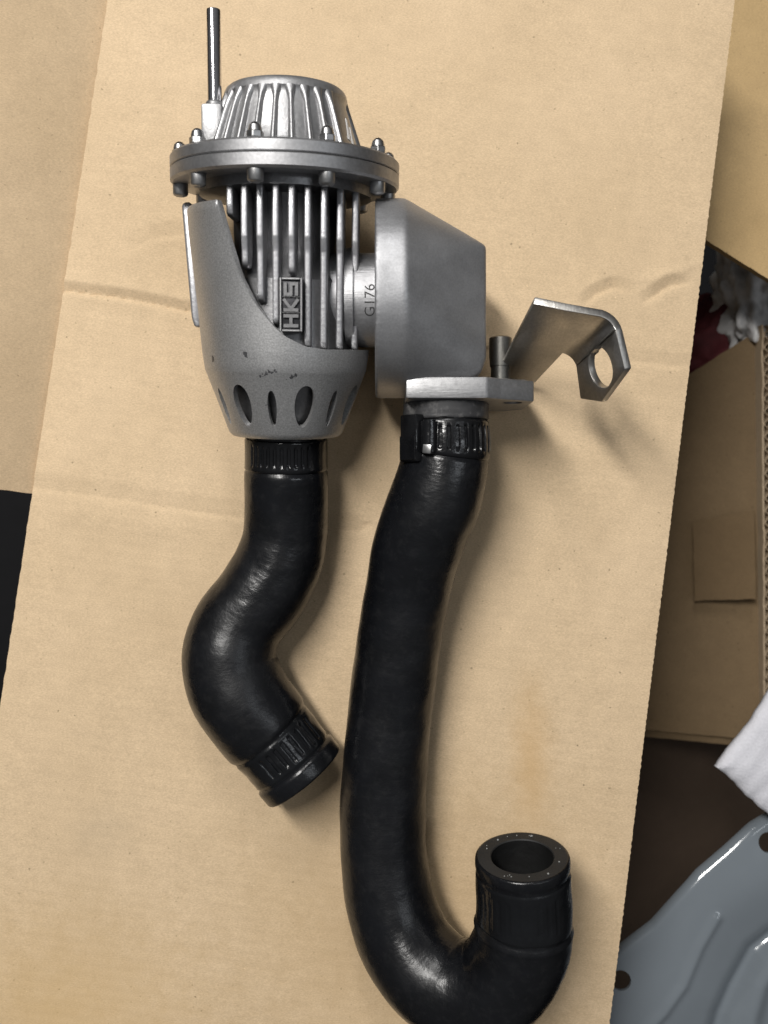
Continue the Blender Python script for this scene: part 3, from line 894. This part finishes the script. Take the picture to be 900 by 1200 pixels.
for p, q, nn in zip(near, far, nrm):
    g.append([bm.verts.new(p), bm.verts.new(q), bm.verts.new(q-nn*TH), bm.verts.new(p-nn*TH)])
for A_, B_ in zip(g, g[1:]):
    for i in range(4): bm.faces.new((A_[i], A_[(i+1) % 4], B_[(i+1) % 4], B_[i]))
bm.faces.new(g[0]); 
# end leaf with hole, as ring of quads between outline and hole
nl = nrm[-1]
p0, q0 = near[-1], far[-1]
outl = [q0, p0, R2, B2, C2]
def leaf(off):
    c = HC-nl*off
    ex = e2; ey = fold
    # outline resampled
    rad = 7.0
    o_pts = []; h_pts = []
    poly = [p-nl*off for p in outl]
    # project the outline exactly on the leaf plane
    poly = [p-nl*((p-(p0-nl*off)).dot(nl)) for p in poly]; c = c-nl*((c-(p0-nl*off)).dot(nl))
    for i in range(len(poly)):
        a, b = poly[i], poly[(i+1) % len(poly)]
        for k in range(10):
            p = a.lerp(b, k/10); o_pts.append(p); h_pts.append(c+(p-c).normalized()*rad)
    return [bm.verts.new(p) for p in o_pts], [bm.verts.new(p) for p in h_pts]
o1, h1 = leaf(0); o2, h2 = leaf(TH); k = len(o1)
for i in range(k):
    j = (i+1) % k
    bm.faces.new((o1[i], o1[j], h1[j], h1[i])); bm.faces.new((o2[i], h2[i], h2[j], o2[j]))
    bm.faces.new((o1[i], o2[i], o2[j], o1[j])); bm.faces.new((h1[i], h1[j], h2[j], h2[i]))
bmesh.ops.remove_doubles(bm, verts=bm.verts, dist=0.05)
bmesh.ops.recalc_face_normals(bm, faces=bm.faces)
sharp = [e for e in bm.edges if len(e.link_faces) == 2 and e.calc_face_angle(0) > math.radians(50)]
bmesh.ops.bevel(bm, geom=sharp, offset=0.5, segments=2, affect='EDGES', profile=0.5)
br = obj('mounting_bracket', bm, 'bracket', root, LW, angle=40)
# foot of the bracket flat under the bolt head
bm = box(36.4, 52.0, 46.1, 48.6, 10.5, 26, 0.4)
obj('bracket_foot', bm, 'bracket', br, Matrix.Identity(4))

# ------------------------------------------------------------------ hoses
def path(rows): return [(*px(x, y, z), r) for x, y, z, r in rows]
base = MV @ Vector((0, -89.2, 0))
ax = (MV.to_3x3() @ Vector((0, -1, 0)))
h1p = [(*(base), 15.0), (*(base+ax*10), 15.0), (*(base+ax*19), 15.4)]+path([
    (335, 625, 17.2, 15.8), (326, 661, 16.8, 16.3), (305, 698, 16.9, 16.7), (278, 735, 17.4, 16.9), (269, 772, 18.2, 17.7),
    (278, 806, 18.6, 18.2), (301, 842, 18.4, 18.0), (330, 876, 17.4, 17.0), (357, 910, 16.9, 16.5)])
S1 = Sweep(h1p)
LN = S1.len
def hose_body(S, s0, s1, rin, ends=(False, True), mod=None):
    """outer skin, cut ring and bore at the open end"""
    rf = (lambda d, th, r: r+(mod(d, th) if mod else 0))
    sm = [(d, rf) for d in rng(s0, s1-0.9, 1.0)]
    sm += [(s1-.45, lambda d, th, r: rf(d, th, r)-.12), (s1-.1, lambda d, th, r: rf(d, th, r)-.45), (s1, lambda d, th, r: rf(d, th, r)-.95)]
    return S.tube(sm, None, 72)
def lump(seed, a=0.34):
    return lambda d, th: a*noise.noise(Vector((math.cos(th)*1.3, math.sin(th)*1.3, d*.09+seed)))+0.012*math.sin(d*1.9+math.sin(th*2+seed)*1.2)
l1 = lump(1.0)
def mod1(d, th):
    m = l1(d, th)
    m -= 0.9*smooth(LN-22.5, LN-21, d)*(1-smooth(LN-7, LN-6, d))     # waist left by a clamp
    m += 0.5*smooth(LN-6.4, LN-5.6, d)
    m -= 0.7*smooth(15.6, 14.6, d)
    return m
hose1 = obj('hose', hose_body(S1, 1.5, LN, 10.5, mod=mod1), 'rubber', root, LW, angle=50)
tag(hose1, 'short bulging black rubber hose')
def end_ring(S, d, rin, rout_f, depth, parent):
    b = S.tube([(d, lambda d, th, r: rout_f(d, th)-.95), (d+.25, lambda d, th, r: rin+1.2), (d+.1, lambda d, th, r: rin+.3), (d-.4, lambda d, th, r: rin)], None, 72)
    obj('cut_end', b, 'rubber_cut', parent, Matrix.Identity(4))
    b = S.tube([(x, lambda d, th, r: rin) for x in rng(d-.4, d-depth, 2)]+[(d-depth, lambda d, th, r: .01)], None, 48)
    obj('bore', b, 'hole', parent, Matrix.Identity(4))
end_ring(S1, LN, 11.5, lambda d, th: S1.at(d)[4]+mod1(d, th), 30, hose1)
def ribbed(S, d0, d1, rbase, amp, count, th_lo, th_hi, flat=0.6, base_off=0.0, lip=0.0, seg=420):
    """band with a row of pressed slots between two angles"""
    def rf(d, th, r):
        t = (d-d0)/(d1-d0); e = smooth(0.16, 0.24, t)*(1-smooth(.76, .84, t))
        v = rbase(d, th, r)
        thn = (th+math.pi) % (2*math.pi)-math.pi
        g = smooth(th_lo-.03, th_lo+.03, thn)*(1-smooth(th_hi-.03, th_hi+.03, thn))
        c = math.cos(th*count)
        v -= amp*e*g*smooth(.1, .55, c)
        if t < .04 or t > .96: v -= .35
        return v
    sm = [(d0, lambda d, th, r: rf(d, th, r)-1.2)]+[(d, rf) for d in rng(d0, d1, 0.55)]+[(d1, lambda d, th, r: rf(d, th, r)-1.2)]
    return S.tube(sm, None, seg)
# clamp ring below the skirt, pressed band near the free end
b = ribbed(S1, 3.0, 14.6, lambda d, th, r: r+.15, 0.4, 38, -0.75, 0.9)
obj('hose_clamp', b, 'clamp', root, LW, angle=40)
b = ribbed(S1, LN-21, LN-6.8, lambda d, th, r: r-.45+.25*noise.noise(Vector((th*2.2, d*.25, 4))), 0.6, 30, -1.1, 0.45)
obj('pressed_band', b, 'rubber_gloss', hose1, Matrix.Identity(4), angle=40)

h2p = [(HX, 39.5, HZ, 15.0), (HX, 33, HZ, 15.0), (HX, 22, 32.6, 15.6)]+path([
    (512, 580, 31, 16.6), (492, 632, 27.5, 16.4), (476, 700, 22.5, 15.7), (461, 800, 18.2, 15.7), (451, 900, 16.6, 16.0), (449, 990, 16.6, 16.2),
    (458, 1058, 18.5, 16.6), (482, 1116, 23, 17.2), (528, 1158, 30, 17.5), (578, 1155, 36, 17.4), (608, 1115, 40, 17.2), (614, 1075, 42.5, 17.0), (613, 1030, 44.5, 16.6), (612, 1003, 46, 16.3)])
S2 = Sweep(h2p); LN2 = S2.len
l2 = lump(5.0)
def mod2(d, th):
    m = l2(d, th)
    m -= 0.55*smooth(LN2-25.5, LN2-24.5, d)*(1-smooth(LN2-5, LN2-3, d))
    m += 0.30*math.exp(-((d-(LN2-26))/.8)**2)
    m -= 0.8*smooth(20, 18.5, d)
    return m
hose2 = obj('hose', hose_body(S2, 0.9, LN2, 10.6, mod=mod2), 'rubber', root, LW, angle=50)
tag(hose2, 'long black rubber hose bent into a hook with open end')
end_ring(S2, LN2, 10.7, lambda d, th: S2.at(d)[4]+mod2(d, th), 45, hose2)
# pale thread ends showing in the cut rubber
bm = bmesh.new(); p, t, u, w, r = S2.at(LN2)
for i in range(17):
    a = random.uniform(0, 2*math.pi); q = random.uniform(12.6, 14.2)
    c = p+(u*math.cos(a)+w*math.sin(a))*q+t*.12
    bmesh.ops.create_icosphere(bm, subdivisions=1, radius=random.uniform(.15, .40), matrix=Matrix.Translation(c))
tag(obj('thread_ends', bm, 'thread', hose2, Matrix.Identity(4)), kind='stuff')
b = ribbed(S2, LN2-24.3, LN2-5, lambda d, th, r: r-.25+.22*noise.noise(Vector((th*1.6, d*.12, 2))), 0.10, 30, -1.5, 1.5)
obj('pressed_band', b, 'rubber_gloss', hose2, Matrix.Identity(4), angle=40)
# worn collar and the black clamp at the top of the long hose
cm = lambda d, th, r: 15.3+.25*noise.noise(Vector((math.cos(th)*3, math.sin(th)*3, d*.6)))
b = S2.tube([(0.7, lambda d, th, r: 13)]+[(0.8, lambda d, th, r: 14.8)]+[(d, cm) for d in rng(1.2, 6.4, .6)]+[(6.9, lambda d, th, r: 14.8), (7.0, lambda d, th, r: 13)], None, 96)
obj('hose_collar', b, 'rubber_worn', root, LW, angle=50)
b = ribbed(S2, 7.2, 19.2, lambda d, th, r: r+.25, 0.85, 32, -1.6, 1.6)
clp = obj('hose_clamp', b, 'clamp', root, LW, angle=40)
def frame_at(S, d, th, rr):
    p, t, u, w, r = S.at(d); n = u*math.cos(th)+w*math.sin(th); s = t.cross(n).normalized()
    m = Matrix((( *s, 0), (*n, 0), (*t, 0), (0, 0, 0, 1))).transposed()
    m = Matrix(((s.x, n.x, t.x, 0), (s.y, n.y, t.y, 0), (s.z, n.z, t.z, 0), (0, 0, 0, 1)))
    m.translation = p+n*rr
    return m
p_, t_, u_, w_, r_ = S2.at(13)
sgn = 1 if w_.x < 0 else -1                              # theta direction that points to the left side
fm = frame_at(S2, 13.2, sgn*0.90, 14.6)
bm = box(-4.4, 4.4, -1.2, 3.4, -8.0, 8.4, 0.7, 2, None, fm)
obj('buckle', bm, 'clamp', clp, Matrix.Identity(4))
fm = frame_at(S2, 13.0, sgn*0.90, 14.6)
bm = box(-4.2, 4.2, 3.3, 3.75, -0.35, 8.0, 0.15, 1, None, fm); obj('buckle_flap', bm, 'clamp', clp, Matrix.Identity(4))
fm = frame_at(S2, 13.0, sgn*0.46, 15.0)
bm = bmesh.new(); bmesh.ops.create_cone(bm, cap_ends=True, segments=28, radius1=3.0, radius2=3.0, depth=11.5, matrix=fm @ Matrix.Translation((0, .3, 0)))
bmesh.ops.bevel(bm, geom=[e for e in bm.edges if len(e.link_faces) == 2 and e.calc_face_angle(0) > 1], offset=.6, segments=2, affect='EDGES')
obj('screw_housing', bm, 'clamp', clp, Matrix.Identity(4))
fm = frame_at(S2, 17.6, sgn*0.42, 16.3)
bm = box(-1.6, 1.6, -1, 2.6, -1.6, 1.6, .4, 2, None, fm); obj('screw', bm, 'steel', clp, Matrix.Identity(4))
